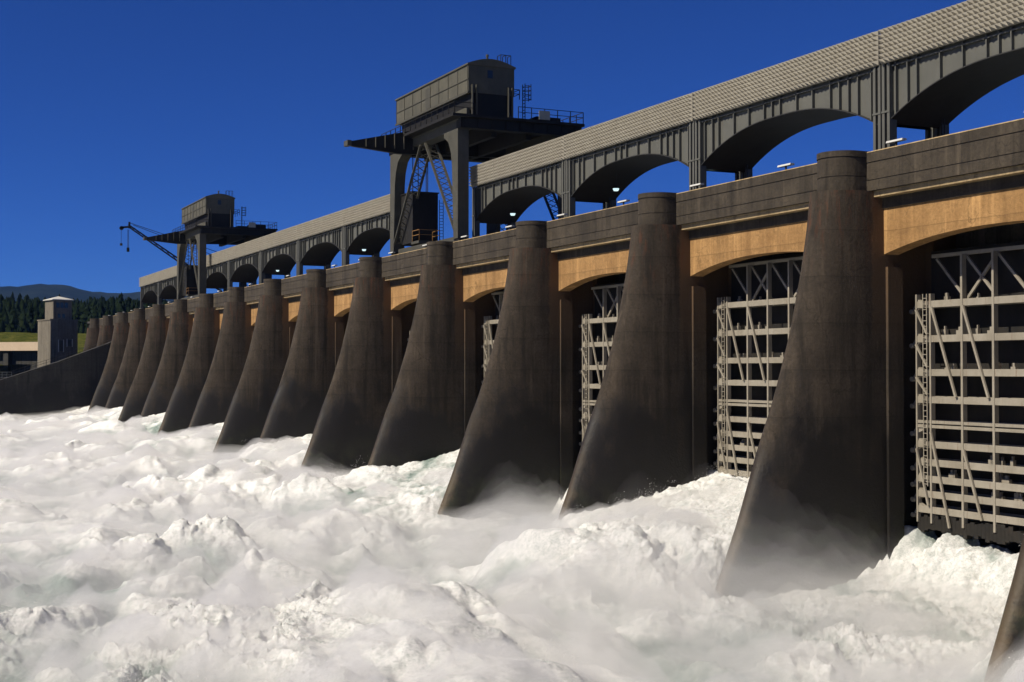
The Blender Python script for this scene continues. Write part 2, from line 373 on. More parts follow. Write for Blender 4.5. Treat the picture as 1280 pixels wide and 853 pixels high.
# ------------------------------------------------------------------ piers
def nose_y(z):          # tip of the nose at each height
    zs = [-16, -12, -10.2, -7.6, -4.0, -1.56, 1.73, 5.07, 7.2, 9.2]
    ys = [-9.8, -8.4, -7.6, -6.55, -5.3, -4.3, -3.25, -2.45, -2.05, -1.8]
    return float(np.interp(z, zs, ys))
def pier_shaft():
    mb = MB(); zs = list(np.linspace(-15.5, 9.2, 30)); NN = 28; HT = 1.5; YB = 0.8
    rings = []
    for z in zs:
        L = YB - nose_y(z); ring = []
        for i in range(NN + 1):
            a_ = math.pi + math.pi * i / NN; ring.append((HT * math.copysign(abs(math.cos(a_)) ** 0.96, math.cos(a_)), YB + L * math.sin(a_)))
        ring += [(HT, 0.9), (HT, 2.6), (0.9, 2.6), (0.9, 4.8), (HT, 4.8), (HT, 9.0), (-HT, 9.0), (-HT, 4.8), (-0.9, 4.8), (-0.9, 2.6), (-HT, 2.6), (-HT, 0.9)]
        rings.append([(x, y, W(z)) for x, y in ring])
    n = len(rings[0]); vs = [v for r in rings for v in r]; fs = []
    for k in range(len(zs) - 1):
        for i in range(n):
            j = (i + 1) % n; fs.append((k * n + i, k * n + j, (k + 1) * n + j, (k + 1) * n + i))
    fs.append(tuple(range((len(zs) - 1) * n, len(zs) * n)))
    return mb.add(vs, fs).mesh('shaft', M['pier'], 35)
def cap_ring(r, yb, z0, z1, mb):
    NN = 18
    ring = [(r * math.cos(math.pi + math.pi * i / NN), r * math.sin(math.pi + math.pi * i / NN)) for i in range(NN + 1)] + [(r, yb), (-r, yb)]
    n = len(ring); vs = [(x, y, W(z0)) for x, y in ring] + [(x, y, W(z1)) for x, y in ring]
    mb.add(vs, [tuple(reversed(range(n))), tuple(range(n, 2 * n))] + [(i, (i + 1) % n, n + (i + 1) % n, n + i) for i in range(n)])
def pier_parts():
    P = []
    P.append(('shaft', pier_shaft()))
    mb = MB(); cap_ring(1.25, 1.1, 9.19, 9.93, mb); P.append(('cap_course', mb.mesh('cap_course', M['cap'], 35)))
    mb = MB(); cap_ring(1.20, 1.1, 9.92, 9.98, mb); cap_ring(1.20, 1.1, 10.90, 10.98, mb); P.append(('cap_joint', mb.mesh('cap_joint', M['deck'], 35)))
    mb = MB(); cap_ring(1.25, 1.1, 9.97, 10.91, mb); P.append(('cap_course', mb.mesh('cap_course_upper', M['cap'], 35)))
    mb = MB(); cap_ring(1.28, 1.1, 10.97, 11.27, mb); P.append(('coping', mb.mesh('cap_coping', M['cap'], 35)))
    mb = MB()
    for s in (-1, 1): mb.box(min(s * 1.45, s * 1.68), max(s * 1.45, s * 1.68), 1.6, 2.58, W(-15), W(5.3))
    P.append(('pilaster', mb.mesh('pilaster', M['pier'])))
    return P
pparts = pier_parts()
for n in range(N_FIRST, N_LAST + 1):
    if n == -1: lab = 'concrete pier cut off by the lower right corner, only its wet sloping nose showing'
    elif n == 0: lab = 'largest concrete spillway pier, right of centre, beside the widest view of a gate'
    else: lab = f'{ORD[n]} concrete spillway pier to the left of the largest pier'
    e = empty('spillway_pier', (-S * n, 0, 0), lab, 'pier', 'concrete piers of the spillway')
    for nm, me in pparts: link(nm, me, e)

# ------------------------------------------------------------------ deck spans between piers: parapet, frieze, arched lintel
def arch_z(x): return 5.95 + 0.86 * (1 - abs((x - 9.15) / 7.65) ** 2.2)
def span_parts():
    P = []
    x0, x1 = 1.0, S - 1.0
    mb = MB(); mb.box(x0, x1, 0.60, 1.0, W(9.2), W(9.72)); P.append(('parapet_course', mb.mesh('parapet_course_low', M['parapet'])))
    mb = MB(); mb.box(x0, x1, 0.66, 1.0, W(9.71), W(9.77)); mb.box(x0, x1, 0.66, 1.0, W(10.62), W(10.69)); P.append(('parapet_joint', mb.mesh('parapet_joint', M['deck'])))
    mb = MB(); mb.box(x0, x1, 0.61, 1.0, W(9.765), W(10.63)); P.append(('parapet_course', mb.mesh('parapet_course_mid', M['parapet'])))
    mb = MB(); mb.box(x0, x1, 0.59, 1.02, W(10.68), W(11.17)); P.append(('coping', mb.mesh('coping', M['parapet'])))
    mb = MB(); mb.prism_x([(0.57, W(11.172)), (0.66, W(11.172)), (0.66, W(11.23)), (0.60, W(11.23))], x0 + 0.3, x1 - 0.3); P.append(('edge_strip', mb.mesh('edge_strip', M['frieze'])))
    mb = MB(); mb.box(1.45, S - 1.45, 0.85, 1.52, W(8.88), W(9.198)); P.append(('frieze', mb.mesh('frieze', M['frieze'])))
    mb = MB(); mb.box(1.46, S - 1.46, 1.40, 1.52, W(8.32), W(8.878)); P.append(('lintel_shade_strip', mb.mesh('lintel_shade_strip', M['parapet'])))  # dark strip added over the lintel top, standing in for the parapet's shadow
    # arched lintel
    mb = MB(); nn = 40; xs = [1.5 + (S - 3.0) * i / nn for i in range(nn + 1)]
    vs = []
    for x in xs: vs += [(x, 1.5, W(arch_z(x))), (x, 1.5, W(8.885)), (x, 2.45, W(8.885)), (x, 2.45, W(arch_z(x)))]
    fs = []
    for i in range(nn):
        a = i * 4; c = a + 4
        for k in range(4): fs.append((a + k, a + (k + 1) % 4, c + (k + 1) % 4, c + k))
    fs += [(0, 3, 2, 1), (nn * 4, nn * 4 + 1, nn * 4 + 2, nn * 4 + 3)]
    mb.add(vs, fs); P.append(('arched_lintel', mb.mesh('arched_lintel', M['lintel'], 30)))
    mb = MB(); mb.box(1.2, S - 1.2, 0.98, 12.5, W(9.2), W(10.5)); mb.box(1.5, S - 1.5, 6.4, 9.0, W(-15), W(9.2)); P.append(('deck_slab', mb.mesh('deck_slab', M['deck'])))
    return P
sparts = span_parts()
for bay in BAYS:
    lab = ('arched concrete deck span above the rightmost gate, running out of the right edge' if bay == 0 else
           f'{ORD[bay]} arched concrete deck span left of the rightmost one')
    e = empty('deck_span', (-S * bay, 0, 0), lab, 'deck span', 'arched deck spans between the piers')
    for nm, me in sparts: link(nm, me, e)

# ------------------------------------------------------------------ gates
GX0, GX1 = 1.62, S - 1.62
GY = 3.45
def gate_proto():
    P = []
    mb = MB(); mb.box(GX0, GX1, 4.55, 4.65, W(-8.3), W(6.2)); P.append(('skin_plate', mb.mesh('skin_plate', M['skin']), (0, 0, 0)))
    def beam(z, h=0.35, d=1.05):
        q = MB(); q.box(GX0, GX1, GY, GY + 0.05, -h / 2, h / 2); q.box(GX0, GX1, GY + 0.05, GY + d, -0.03, 0.03); q.box(GX0, GX1, GY + d, GY + d + 0.04, -h / 2, h / 2)
        return q
    bm = beam(0).mesh('beam', M['gate']); bm2 = beam(0, 0.16).mesh('narrow_beam', M['gate'])
    for z in (3.36, 1.58, -0.16, -1.56, -3.86, -4.79, -5.64, -6.42, -7.22): P.append(('beam', bm, (0, 0, W(z))))
    for z in (-2.70, -2.93): P.append(('beam', bm2, (0, 0, W(z))))
    q = MB(); q.box(GX0 + 0.9, GX1 - 0.9, GY + 0.3, GY + 0.5, -0.09, 0.09); P.append(('top_chord', q.mesh('top_chord', M['gate']), (0, 0, W(5.85))))
    px = [GX0 + 0.08, 2.72] + [4.95 + 2.1 * k for k in range(5)] 
    px = px + [S - 2.72, S - GX0 - 0.08]
    q = MB(); q.box(-0.07, 0.07, GY - 0.03, GY + 0.25, W(-7.9), W(5.76)); pm = q.mesh('post', M['gate'])
    q = MB(); q.box(-0.06, 0.06, GY - 0.03, GY + 0.25, W(-7.9), W(3.9)); pe = q.mesh('end_post', M['gate'])
    for i, x in enumerate(px): P.append(('post', pe if i in (0, 1, len(px) - 1, len(px) - 2) else pm, (x, 0, 0)))
    def brace(xa, za, xb, zb, wd=0.12):
        yy = GY + 0.35 if za > 3.9 or zb > 3.9 else GY - 0.09
        q = MB(); q.bar((xa, yy, W(za)), (xb, yy, W(zb)), wd, 0.10, up=(0, 1, 0)); P.append(('brace', q.mesh('brace', M['gate']), (0, 0, 0)))
    for (xa, za, xb, zb) in ((2.9, 3.2, 4.6, -1.4), (5.1, 3.2, 6.8, -1.4), (2.8, -3.2, 4.1, -8.0), (5.1, -4.0, 6.3, -7.4)):
        brace(xa, za, xb, zb); brace(S - xa, za, S - xb, zb)
    # top truss
    for k, x in enumerate((2.85, 4.95, 7.05, 9.15, 11.25, 13.35)):
        if k % 2 == 0: brace(x, 5.7, x + 2.1, 3.5, 0.14)
        else: brace(x, 5.7, x + 2.1, 3.5, 0.14); brace(x, 3.5, x + 2.1, 5.7, 0.14)
    # gusset fins at the ends and short diagonals
    for z in (3.36, 1.58, -0.16, -1.56, -3.0, -3.86, -4.79, -5.64, -6.42, -7.22):
        for s_ in (0, 1):
            xa, xb = (1.70, 2.15) if s_ == 0 else (S - 1.70, S - 2.15)
            q = MB(); q.prism_y([(xa, W(z - 0.30)), (xb, W(z - 0.12)), (xb, W(z + 0.12)), (xa, W(z + 0.30))] if s_ == 0 else
                                [(xa, W(z + 0.30)), (xb, W(z + 0.12)), (xb, W(z - 0.12)), (xa, W(z - 0.30))], GY + 0.06, GY + 0.30)
            P.append(('gusset', q.mesh('gusset', M['gate']), (0, 0, 0)))
            # wheel bogie arm in the slot
            xc = 1.42 if s_ == 0 else S - 1.42
            q = MB(); q.tube((xc, GY - 0.12, W(z - 0.35)), (xc, GY + 0.3, W(z - 0.35)), 0.13, 10); q.bar((xc, GY + 0.05, W(z - 0.3)), (1.7 if s_ == 0 else S - 1.7, GY + 0.05, W(z + 0.05)), 0.09); P.append(('wheel', q.mesh('wheel', M['gate'], 40), (0, 0, 0)))
    for z0, z1 in ((3.1, 1.8), (1.3, 0.1), (-0.4, -1.3), (-4.1, -7.0)):
        brace(1.75, z0, 2.6, z1, 0.1)
    # ladder beside the end post
    q = MB()
    for x in (2.30, 2.58): q.bar((x, GY - 0.1, W(-6.0)), (x, GY - 0.1, W(3.9)), 0.05)
    for k in range(34): q.bar((2.30, GY - 0.1, W(-5.9 + 0.29 * k)), (2.58, GY - 0.1, W(-5.9 + 0.29 * k)), 0.035)
    P.append(('ladder', q.mesh('ladder', M['gate']), (0, 0, 0)))
    # lifting lugs and debris standing on the beams
    rg = random.Random(7)
    for z in (3.36, 1.58, -0.16, -4.79, -5.64, -6.42):
        for k in range(4):
            x = rg.uniform(3.0, 9.0); h = rg.uniform(0.12, 0.38); wd = rg.uniform(0.05, 0.22)
            q = MB(); q.box(x - wd, x + wd, GY + 0.4, GY + 0.6, W(z + 0.03), W(z + 0.12 + h)); q.box(x - wd * .4, x + wd * .4, GY + 0.44, GY + 0.56, W(z + 0.12 + h), W(z + 0.3 + h))
            P.append(('lug', q.mesh('lug', M['gate']), (0, 0, 0)))
    # timber/rubber sill seal with trash hanging at the bottom
    q = MB()
    for k in range(60):
        x = GX0 + (GX1 - GX0) * (k + 0.5) / 60; q.box(x - 0.14, x + 0.14, GY + 0.05, GY + 0.4, W(-8.2 - rg.uniform(0, .25)), W(-7.55 + rg.uniform(-.2, .15)))
    P.append(('bottom_seal', q.mesh('bottom_seal', M['skin']), (0, 0, 0)))
    return P
gparts = gate_proto()
gate_dz = {0: 0.0, 1: 0.72, 2: 0.3, 3: 0.8}
for bay in BAYS:
    lab = ('pale grey steel spillway gate at the right edge, the most fully visible one' if bay == 0 else
           f'grey steel gate in the {ORD[bay]} opening left of the rightmost gate')
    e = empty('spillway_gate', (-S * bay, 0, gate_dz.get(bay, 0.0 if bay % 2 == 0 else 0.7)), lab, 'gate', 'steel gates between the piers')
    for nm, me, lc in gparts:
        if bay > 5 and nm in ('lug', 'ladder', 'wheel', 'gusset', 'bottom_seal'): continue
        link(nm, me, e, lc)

# ------------------------------------------------------------------ girder bridge spans
BX = -0.64; BS = 18.26
def soff(u): # underside of the arched girder, u from 0 to 1 along the span
    q = abs(2 * u - 1); return 15.25 - 2.0 * max(0.0, (q - 0.05) / 0.95) ** 2.3
def bridge_parts():
    P = []
    x0, x1 = 0.35, BS - 0.35; sx0, sx1 = 0.11, BS - 0.11
    # relief screen
    ncol, nrow = 50, 7; sw = (sx1 - sx0) / ncol; sh = 1.85 / nrow; D = 0.31
    vs, fs = [], []
    for i in range(ncol):
        for j in range(nrow):
            o = len(vs); xa = sx0 + i * sw; za = W(16.4 + j * sh)
            vs += [(xa, 3.12, za), (xa + sw, 3.12, za), (xa + sw, 3.12, za + sh), (xa, 3.12, za + sh), (xa + sw * 0.30, 3.12 - D, za + sh * 0.72)]
            fs += [(o, o + 1, o + 4), (o + 1, o + 2, o + 4), (o + 2, o + 3, o + 4), (o + 3, o, o + 4)]
    mb = MB(); mb.add(vs, fs); me = bpy.data.meshes.new('screen_panel'); me.from_pydata(mb.v, [], mb.f); me.update(); me.materials.append(M['screen'])
    P.append(('screen_relief', me))
    mb = MB(); mb.box(sx0, sx1, 3.124, 3.24, W(16.4), W(18.25)); P.append(('screen_backing', mb.mesh('screen_backing', M['screen'])))
    for nm, y in (('front_girder', 3.5), ('rear_girder', 7.0)):
        mb = MB(); nn = 36; xs = [x0 + (x1 - x0) * i / nn for i in range(nn + 1)]; vs, fs = [], []
        for x in xs:
            zb = soff((x - x0) / (x1 - x0)); vs += [(x, y, W(zb)), (x, y, W(17.6)), (x, y + 0.04, W(17.6)), (x, y + 0.04, W(zb))]
        for i in range(nn):
            a = i * 4; c = a + 4
            for k in range(4): fs.append((a + k, a + (k + 1) % 4, c + (k + 1) % 4, c + k))
        mb.add(vs, fs); mb.box(x0, x1, y - 0.2, y - 0.002, W(16.18), W(16.26)); P.append((nm, mb.mesh(nm, M['girder'])))
    # arched soffit plate joining both girders, with a flange lip
    mb = MB(); nn = 36; vs, fs = [], []
    for i in range(nn + 1):
        x = x0 + (x1 - x0) * i / nn; zb = soff(i / nn)
        vs += [(x, 3.28, W(zb - 0.06)), (x, 3.28, W(zb - 0.003)), (x, 7.26, W(zb - 0.003)), (x, 7.26, W(zb - 0.06))]
    for i in range(nn):
        a = i * 4; c = a + 4
        for k in range(4): fs.append((a + k, a + (k + 1) % 4, c + (k + 1) % 4, c + k))
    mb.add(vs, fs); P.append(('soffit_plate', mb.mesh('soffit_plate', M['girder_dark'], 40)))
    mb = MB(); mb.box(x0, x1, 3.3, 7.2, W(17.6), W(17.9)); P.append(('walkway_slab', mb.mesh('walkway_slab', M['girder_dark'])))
    # stiffeners
    for x in (1.0, 1.9, 2.6, 4.3, 5.9, 7.5, 8.3, 9.1, 10.7, 12.2, 13.8, 14.6, 15.4, 16.2, 17.3):
        u = (x - x0) / (x1 - x0); mb = MB(); mb.box(x - 0.035, x + 0.035, 3.30, 3.498, W(soff(u) + 0.004), W(16.395)); P.append(('stiffener', mb.mesh('stiffener', M['girder'])))
    for x in (0.06, BS - 0.66):
        for y, nm in ((3.2, 'front_column'), (6.85, 'rear_column')):
            mb = MB(); mb.box(x, x + 0.2, y, y + 0.5, W(10.5), W(16.39)); mb.box(x + 0.40, x + 0.60, y, y + 0.5, W(10.5), W(16.39)); mb.box(x + 0.2, x + 0.40, y + 0.22, y + 0.27, W(10.5), W(16.39))
            mb.box(x - 0.03, x + 0.63, y - 0.03, y + 0.53, W(13.75), W(13.85)); mb.box(x - 0.04, x + 0.64, y - 0.1, y + 0.6, W(10.5), W(10.6))
            P.append((nm, mb.mesh(nm, M['girder'])))
    # drain pipes and rods beside the column
    mb = MB()
    for dx in (0.9, 1.1): mb.tube((dx, 6.6, W(10.5)), (dx, 6.6, W(14.4)), 0.035, 6)
    mb.tube((BS - 0.9, 3.9, W(10.5)), (BS - 0.9, 3.9, W(14.0)), 0.03, 6)
    P.append(('conduit', mb.mesh('conduit', M['girder_dark'])))
    return P
bparts = bridge_parts()
GAPS = (4, 10)
for k in range(-1, 13):
    if k in GAPS: continue
    nth = sum(1 for q in range(-1, k + 1) if q not in GAPS) - 1
    lab = ('arched steel girder span with relief screen, cut off by the right edge' if k == -1 else
           f'{ORD[nth - 1]} whole arched girder span with cream relief screen, counted from the right')
    e = empty('girder_bridge_span', (BX - BS * k - 0.0, 0, 0), lab, 'bridge span', 'arched girder spans over the deck')
    for nm, me in bparts: link(nm, me, e)

# ------------------------------------------------------------------ deck lamps
def bar_label(k):
    if k == -1: return 'white light bar on the parapet beyond the right edge of the picture'
    if k % 2: return f'white light bar over the middle of the {ORD[(k + 1) // 2]} deck span left of the rightmost one'
    return 'white light bar beside the top of the largest pier' if k == 0 else f'white light bar beside the {ORD[k // 2]} pier left of the largest one'
def lamp_label(x):
    b = math.ceil(-x / S); f = -x / S - (b - 1)
    return f'pale pendant lamp under the girders, over the {"right" if f < 0.35 else "left" if f > 0.65 else "middle"} part of the {ORD[b]} deck span'
for k in range(-1, 28):
    x = 3.1 - 9.14 * k
    if x < -S * 14: break
    e = empty('light_bar', (x, 0.95, W(11.25)), bar_label(k), 'light fixture', 'white light bars along the parapet')
    MB().box(-0.04, 0.04, -0.04, 0.04, -0.08, 0.26).build('bracket', M['girder_dark'], e)
    MB().prism_x([(-0.16, 0.26), (0.16, 0.26), (0.13, 0.36), (-0.13, 0.36)], -0.6, 0.6).build('lamp_housing', M['sign_light'], e)
k = 0
for x in (-37.1, -32.45, -19.5, -50.6, -55.6, -90.0, -110.0, -126.0, -148.0):
    e = empty('pendant_lamp', (x, 5.0, W(13.65)), lamp_label(x), 'lamp', 'pendant lamps under the girders'); k += 1
    MB().tube((0, 0, 0.18), (0, 0, 1.2), 0.025, 6).build('stem', M['girder_dark'], e)
    MB().tube((0, 0, 0.0), (0, 0, 0.16), 0.27, 12, 0.12).build('hood', M['girder_dark'], e, smooth=40)
    MB().tube((0, 0, -0.18), (0, 0, 0.0), 0.17, 12, 0.25).build('lens', M['lamp_lens'], e, smooth=40)

# ------------------------------------------------------------------ gantry cranes
def lattice(mb, a, b, wid, depth_dir, n):
    a = Vector(a); b = Vector(b); dd = Vector(depth_dir) * wid
    mb.bar(a, b, 0.14, 0.22, up=(0, 1, 0)); mb.bar(a + dd, b + dd, 0.14, 0.22, up=(0, 1, 0))
    for i in range(n):
        p0 = a.lerp(b, i / n); p1 = a.lerp(b, (i + 1) / n)
        if i % 2: p0, p1 = p1, p0
        mb.bar(p0, p1 + dd, 0.06); mb.bar(p1, p0 + dd, 0.06)
def make_crane(loc, lab):
    C0 = empty('gantry_crane', loc, lab, 'gantry crane', 'gantry cranes on the dam deck')
    def part(nm, mb, mat, par=C0, smooth=None): return mb.build(nm, M[mat], par, smooth=smooth)
    H = 8.6
    # portal frames, front at y 1.0 and rear at y 12
    for y0, nm in ((1.05, 'front_leg'), (11.6, 'rear_leg')):
        for s in (-1, 1):
            poly = [(s * H, W(11.6)), (s * (H - 1.0), W(11.6)), (s * (H - 1.35), W(18.2)), (s * (H - 1.6), W(19.4)), (s * (H - 2.2), W(20.4)), (s * (H - 3.2), W(20.95)), (s * (H - 3.2), W(21.35)), (s * H, W(21.35))]
            if s > 0: poly = poly[::-1]
            leg = MB(); leg.prism_y(poly, y0, y0 + 1.05); L = part(nm, leg, 'crane')
            tr = MB(); tr.box(s * H - (1.1 if s > 0 else -0.1), s * H + (0.1 if s > 0 else 1.1), y0 + 0.1, y0 + 1.3, W(11.0), W(11.6))
            tr.tube((s * (H - 0.75), y0 + 0.5, W(10.85)), (s * (H - 0.75), y0 + 0.9, W(10.85)), 0.33, 12); tr.tube((s * (H - 0.2), y0 + 0.5, W(10.85)), (s * (H - 0.2), y0 + 0.9, W(10.85)), 0.33, 12)
            part('bogie', tr, 'crane_dark', L)
        bm_ = MB(); bm_.box(-H, H, y0 + 0.1, y0 + 1.4, W(21.352), W(22.1)); bm_.box(-H - 0.05, H + 0.05, y0, y0 + 1.5, W(22.1), W(22.2)); part('cross_beam', bm_, 'crane')
        for s in (-1, 1):
            br = MB(); lattice(br, (s * 0.6, y0 + 0.1, W(21.2)), (s * (H - 0.9), y0 + 0.1, W(12.3)), 1.1, (0, 1, 0), 16); part('brace', br, 'crane')
        ti = MB(); ti.box(-H + 1.0, H - 1.0, y0 + 0.5, y0 + 1.0, W(11.3), W(11.9)); part('sill_beam', ti, 'crane')
    # side girders and platform
    for s in (-1, 1):
        g_ = MB(); g_.box(s * H - 0.5, s * H + 0.5, 1.12, 13.2, W(21.36), W(22.25)); 
        for k in range(9): g_.box(s * H + 0.5 if s > 0 else s * H - 0.58, s * H + 0.58 if s > 0 else s * H - 0.5, 1.3 + 1.4 * k, 1.38 + 1.4 * k, W(21.38), W(22.2))
        part('side_girder', g_, 'crane_dark')
    pl = MB(); pl.box(-H - 0.9, H + 0.9, 0.2, 13.3, W(22.25), W(22.5)); part('platform', pl, 'crane_dark')
    for y in (4.5, 8.0):
        q = MB(); q.box(-H + 0.5, H - 0.5, y, y + 0.5, W(20.9), W(22.24)); part('floor_beam', q, 'crane_dark')
    # cantilever runway beams reaching downstream
    for x in (-2.9,):
        q = MB(); q.prism_x([(11.0, W(20.95)), (-0.2, W(20.6)), (-4.8, W(21.0)), (-5.3, W(21.15)), (-5.3, W(21.4)), (1.9, W(23.1)), (1.9, W(22.24)), (11.0, W(22.24))], x - 0.25, x + 0.25)
        cb = part('cantilever_beam', q, 'crane_dark')
        for k in range(7):
            y = -3.6 + 0.95 * k; z1 = 21.4 + (y + 5.3) / 7.2 * 1.7 - 0.02
            for s in (-1, 1): part('stiffener', MB().box(min(x + s * 0.25, x + s * 0.42), max(x + s * 0.25, x + s * 0.42), y, y + 0.07, W(21.05), W(z1)), 'crane', cb)
        q = MB(); q.box(x - 0.55, x + 0.55, -5.5, -5.1, W(21.0), W(21.5)); part('end_stop', q, 'crane', cb)
    # machinery house
    hx0, hx1, hy0, hy1 = -9.4, 8.75, 2.0, 6.5
    ro = MB(); nn = 12
    arc = [(hy0 - 0.12, W(27.05))] + [(hy0 - 0.12 + (hy1 - hy0 + 0.24) * i / nn, W(27.18 + 0.55 * math.sin(math.pi * i / nn))) for i in range(nn + 1)] + [(hy1 + 0.12, W(27.05))]
    ho = MB(); ho.box(hx0, hx1, hy0, hy1, W(24.6), W(27.04)); hs_ = part('house_wall', ho, 'house')
    ro.prism_x(arc, hx0 - 0.1, hx1 + 0.1); part('roof', ro, 'house', smooth=30)
    q = MB(); q.box(hx0 - 0.06, hx1 + 0.06, hy0 - 0.1, hy0 - 0.003, W(24.5), W(24.68)); q.box(hx0 - 0.03, hx1 + 0.03, hy0 - 0.06, hy0 - 0.003, W(25.75), W(25.80)); part('house_rail', q, 'crane', hs_)
    q = MB()
    for x in [hx0 + 0.1 + 2.24 * i for i in range(9)]: q.box(x - 0.03, x + 0.03, hy0 - 0.045, hy0 - 0.004, W(24.7), W(27.03))
    part('panel_seam', q, 'crane', hs_)
    q = MB(); q.box(-1.4, -0.2, hy0 - 0.05, hy0 - 0.004, W(24.72), W(26.7)); part('house_door', q, 'crane', hs_)
    q = MB(); q.box(hx1 + 0.004, hx1 + 0.05, 3.85, 4.35, W(26.0), W(26.7)); part('house_window', q, 'glass', hs_)
    for y in (2.35, 2.75, 5.9, 6.25):
        q = MB(); q.box(hx1 + 0.004, hx1 + 0.22, y - 0.06, y + 0.06, W(22.5), W(25.3)); part('end_post', q, 'crane', hs_)
    lo = MB(); lo.prism_x([(2.5, W(22.5)), (6.2, W(22.5)), (6.3, W(24.6)), (2.3, W(24.6))], hx0 + 0.7, hx1 - 0.05); part('machinery_bed', lo, 'crane_dark')
    q = MB(); q.box(hx0 + 0.8, hx1 - 0.4, 2.0, 2.3, W(22.5), W(23.3)); part('bed_plate', q, 'house')
    # railings
    def rail(nm, pts, hgt, mat='crane_dark', par=C0):
        q = MB()
        for a, b_ in zip(pts[:-1], pts[1:]):
            a = Vector(a); b_ = Vector(b_); n = max(1, int((b_ - a).length / 1.3))
            for i in range(n + 1): p_ = a.lerp(b_, i / n); q.bar(p_, p_ + Vector((0, 0, hgt)), 0.06)
            for hh in (hgt, hgt * 0.55): q.bar(a + Vector((0, 0, hh)), b_ + Vector((0, 0, hh)), 0.05)
        part(nm, q, mat, par)
    rail('railing', [(H + 0.8, 6.6, W(22.5)), (H + 0.8, 13.2, W(22.5)), (-H - 0.8, 13.2, W(22.5))], 1.05)
    rail('railing', [(-H - 0.8, 0.4, W(22.5)), (H + 0.8, 0.4, W(22.5)), (H + 0.8, 2.2, W(22.5))], 1.0)
    rail('railing', [(hx1 - 1.2, 6.55, W(24.6)), (hx1 - 1.2, 7.6, W(24.6)), (hx1 - 4, 7.6, W(24.6))], 0.9)
    q = MB()
    for x in (7.6, 8.1): q.bar((x, 7.9, W(22.5)), (x, 7.9, W(26.0)), 0.06)
    for i in range(11): q.bar((7.6, 7.9, W(22.7 + 0.3 * i)), (8.1, 7.9, W(22.7 + 0.3 * i)), 0.05)
    for i in range(4): q.bar((7.55, 7.9, W(24.6 + 0.4 * i)), (7.55, 8.5, W(24.6 + 0.4 * i)), 0.05); q.bar((8.15, 7.9, W(24.6 + 0.4 * i)), (8.15, 8.5, W(24.6 + 0.4 * i)), 0.05); q.bar((7.55, 8.5, W(24.6 + 0.4 * i)), (8.15, 8.5, W(24.6 + 0.4 * i)), 0.05)
    for x in (7.6, 8.1): q.bar((x, 8.5, W(24.5)), (x, 8.5, W(26.0)), 0.05)
    part('ladder', q, 'crane_dark')
    q = MB()
    for y in (5.3, 5.8, 6.3): q.bar((hx1 - 0.3, y, W(27.3)), (hx1 - 0.3, y, W(28.3)), 0.05); q.bar((hx1 - 1.0, y, W(27.3)), (hx1 - 1.0, y, W(28.3)), 0.05); q.bar((hx1 - 0.3, y, W(28.3)), (hx1 - 1.0, y, W(28.3)), 0.05)
    q.bar((hx1 - 0.3, 5.3, W(28.3)), (hx1 - 0.3, 6.3, W(28.3)), 0.05)
    part('roof_rail', q, 'crane_dark')
    q = MB(); q.tube((hx1 - 0.6, 4.1, W(27.7)), (hx1 - 0.6, 4.1, W(28.05)), 0.1, 8); q.tube((hx1 - 0.6, 4.1, W(28.05)), (hx1 - 0.6, 4.1, W(28.25)), 0.14, 8); part('warning_light', q, 'crane')
    q = MB(); q.box(H + 0.92, H + 0.97, 8.6, 9.7, W(22.55), W(23.35)); part('sign_board', q, 'sign')
    q = MB(); q.box(5.0, 7.2, 9.5, 12.0, W(22.5), W(23.3)); q.box(-6, 3, 8.5, 12.6, W(22.5), W(23.4)); part('winch_cover', q, 'crane_dark')
    # electrical cabin hung between the legs
    q = MB(); q.box(-8.0, -4.2, 1.75, 4.4, W(12.3), W(17.2)); q.box(-8.1, -4.1, 1.65, 4.5, W(17.2), W(17.3)); cab = part('cabin', q, 'crane_dark')
    q = MB(); q.box(-4.19, -2.2, 1.6, 3.9, W(12.1), W(12.35)); part('landing', q, 'crane', cab)
    rail('landing_rail', [(-4.1, 1.7, W(12.35)), (-2.3, 1.7, W(12.35)), (-2.3, 3.8, W(12.35)), (-4.1, 3.8, W(12.35))], 1.05, 'yellow', cab)
    q = MB()
    for y in (4.6, 5.0): q.bar((-4.3, y, W(11.6)), (-4.3, y, W(16.6)), 0.05)
    for i in range(16): q.bar((-4.3, 4.6, W(11.8 + 0.3 * i)), (-4.3, 5.0, W(11.8 + 0.3 * i)), 0.04)
    part('cabin_ladder', q, 'crane_dark', cab)
    q = MB()
    for x, y in ((-5.6, 2.3), (-4.9, 2.6), (-5.3, 3.6), (-4.4, 3.4)): q.tube((x, y, W(17.3)), (x, y, W(21.0)), 0.045, 6)
    part('hoist_rope', q, 'crane_dark')
    return C0
make_crane((-62.2, 0, 0), 'near gantry crane with barrel-roofed machinery house, standing mid-picture on the dam deck')
c2 = None
for o in [o for o in bpy.data.objects if o.get('category') == 'gantry crane']:
    c2 = copy_tree(o); break
c2.location = (-165.3, 0, 0); c2['label'] = 'far smaller gantry crane near the left end of the dam, jib crane boom beside it'

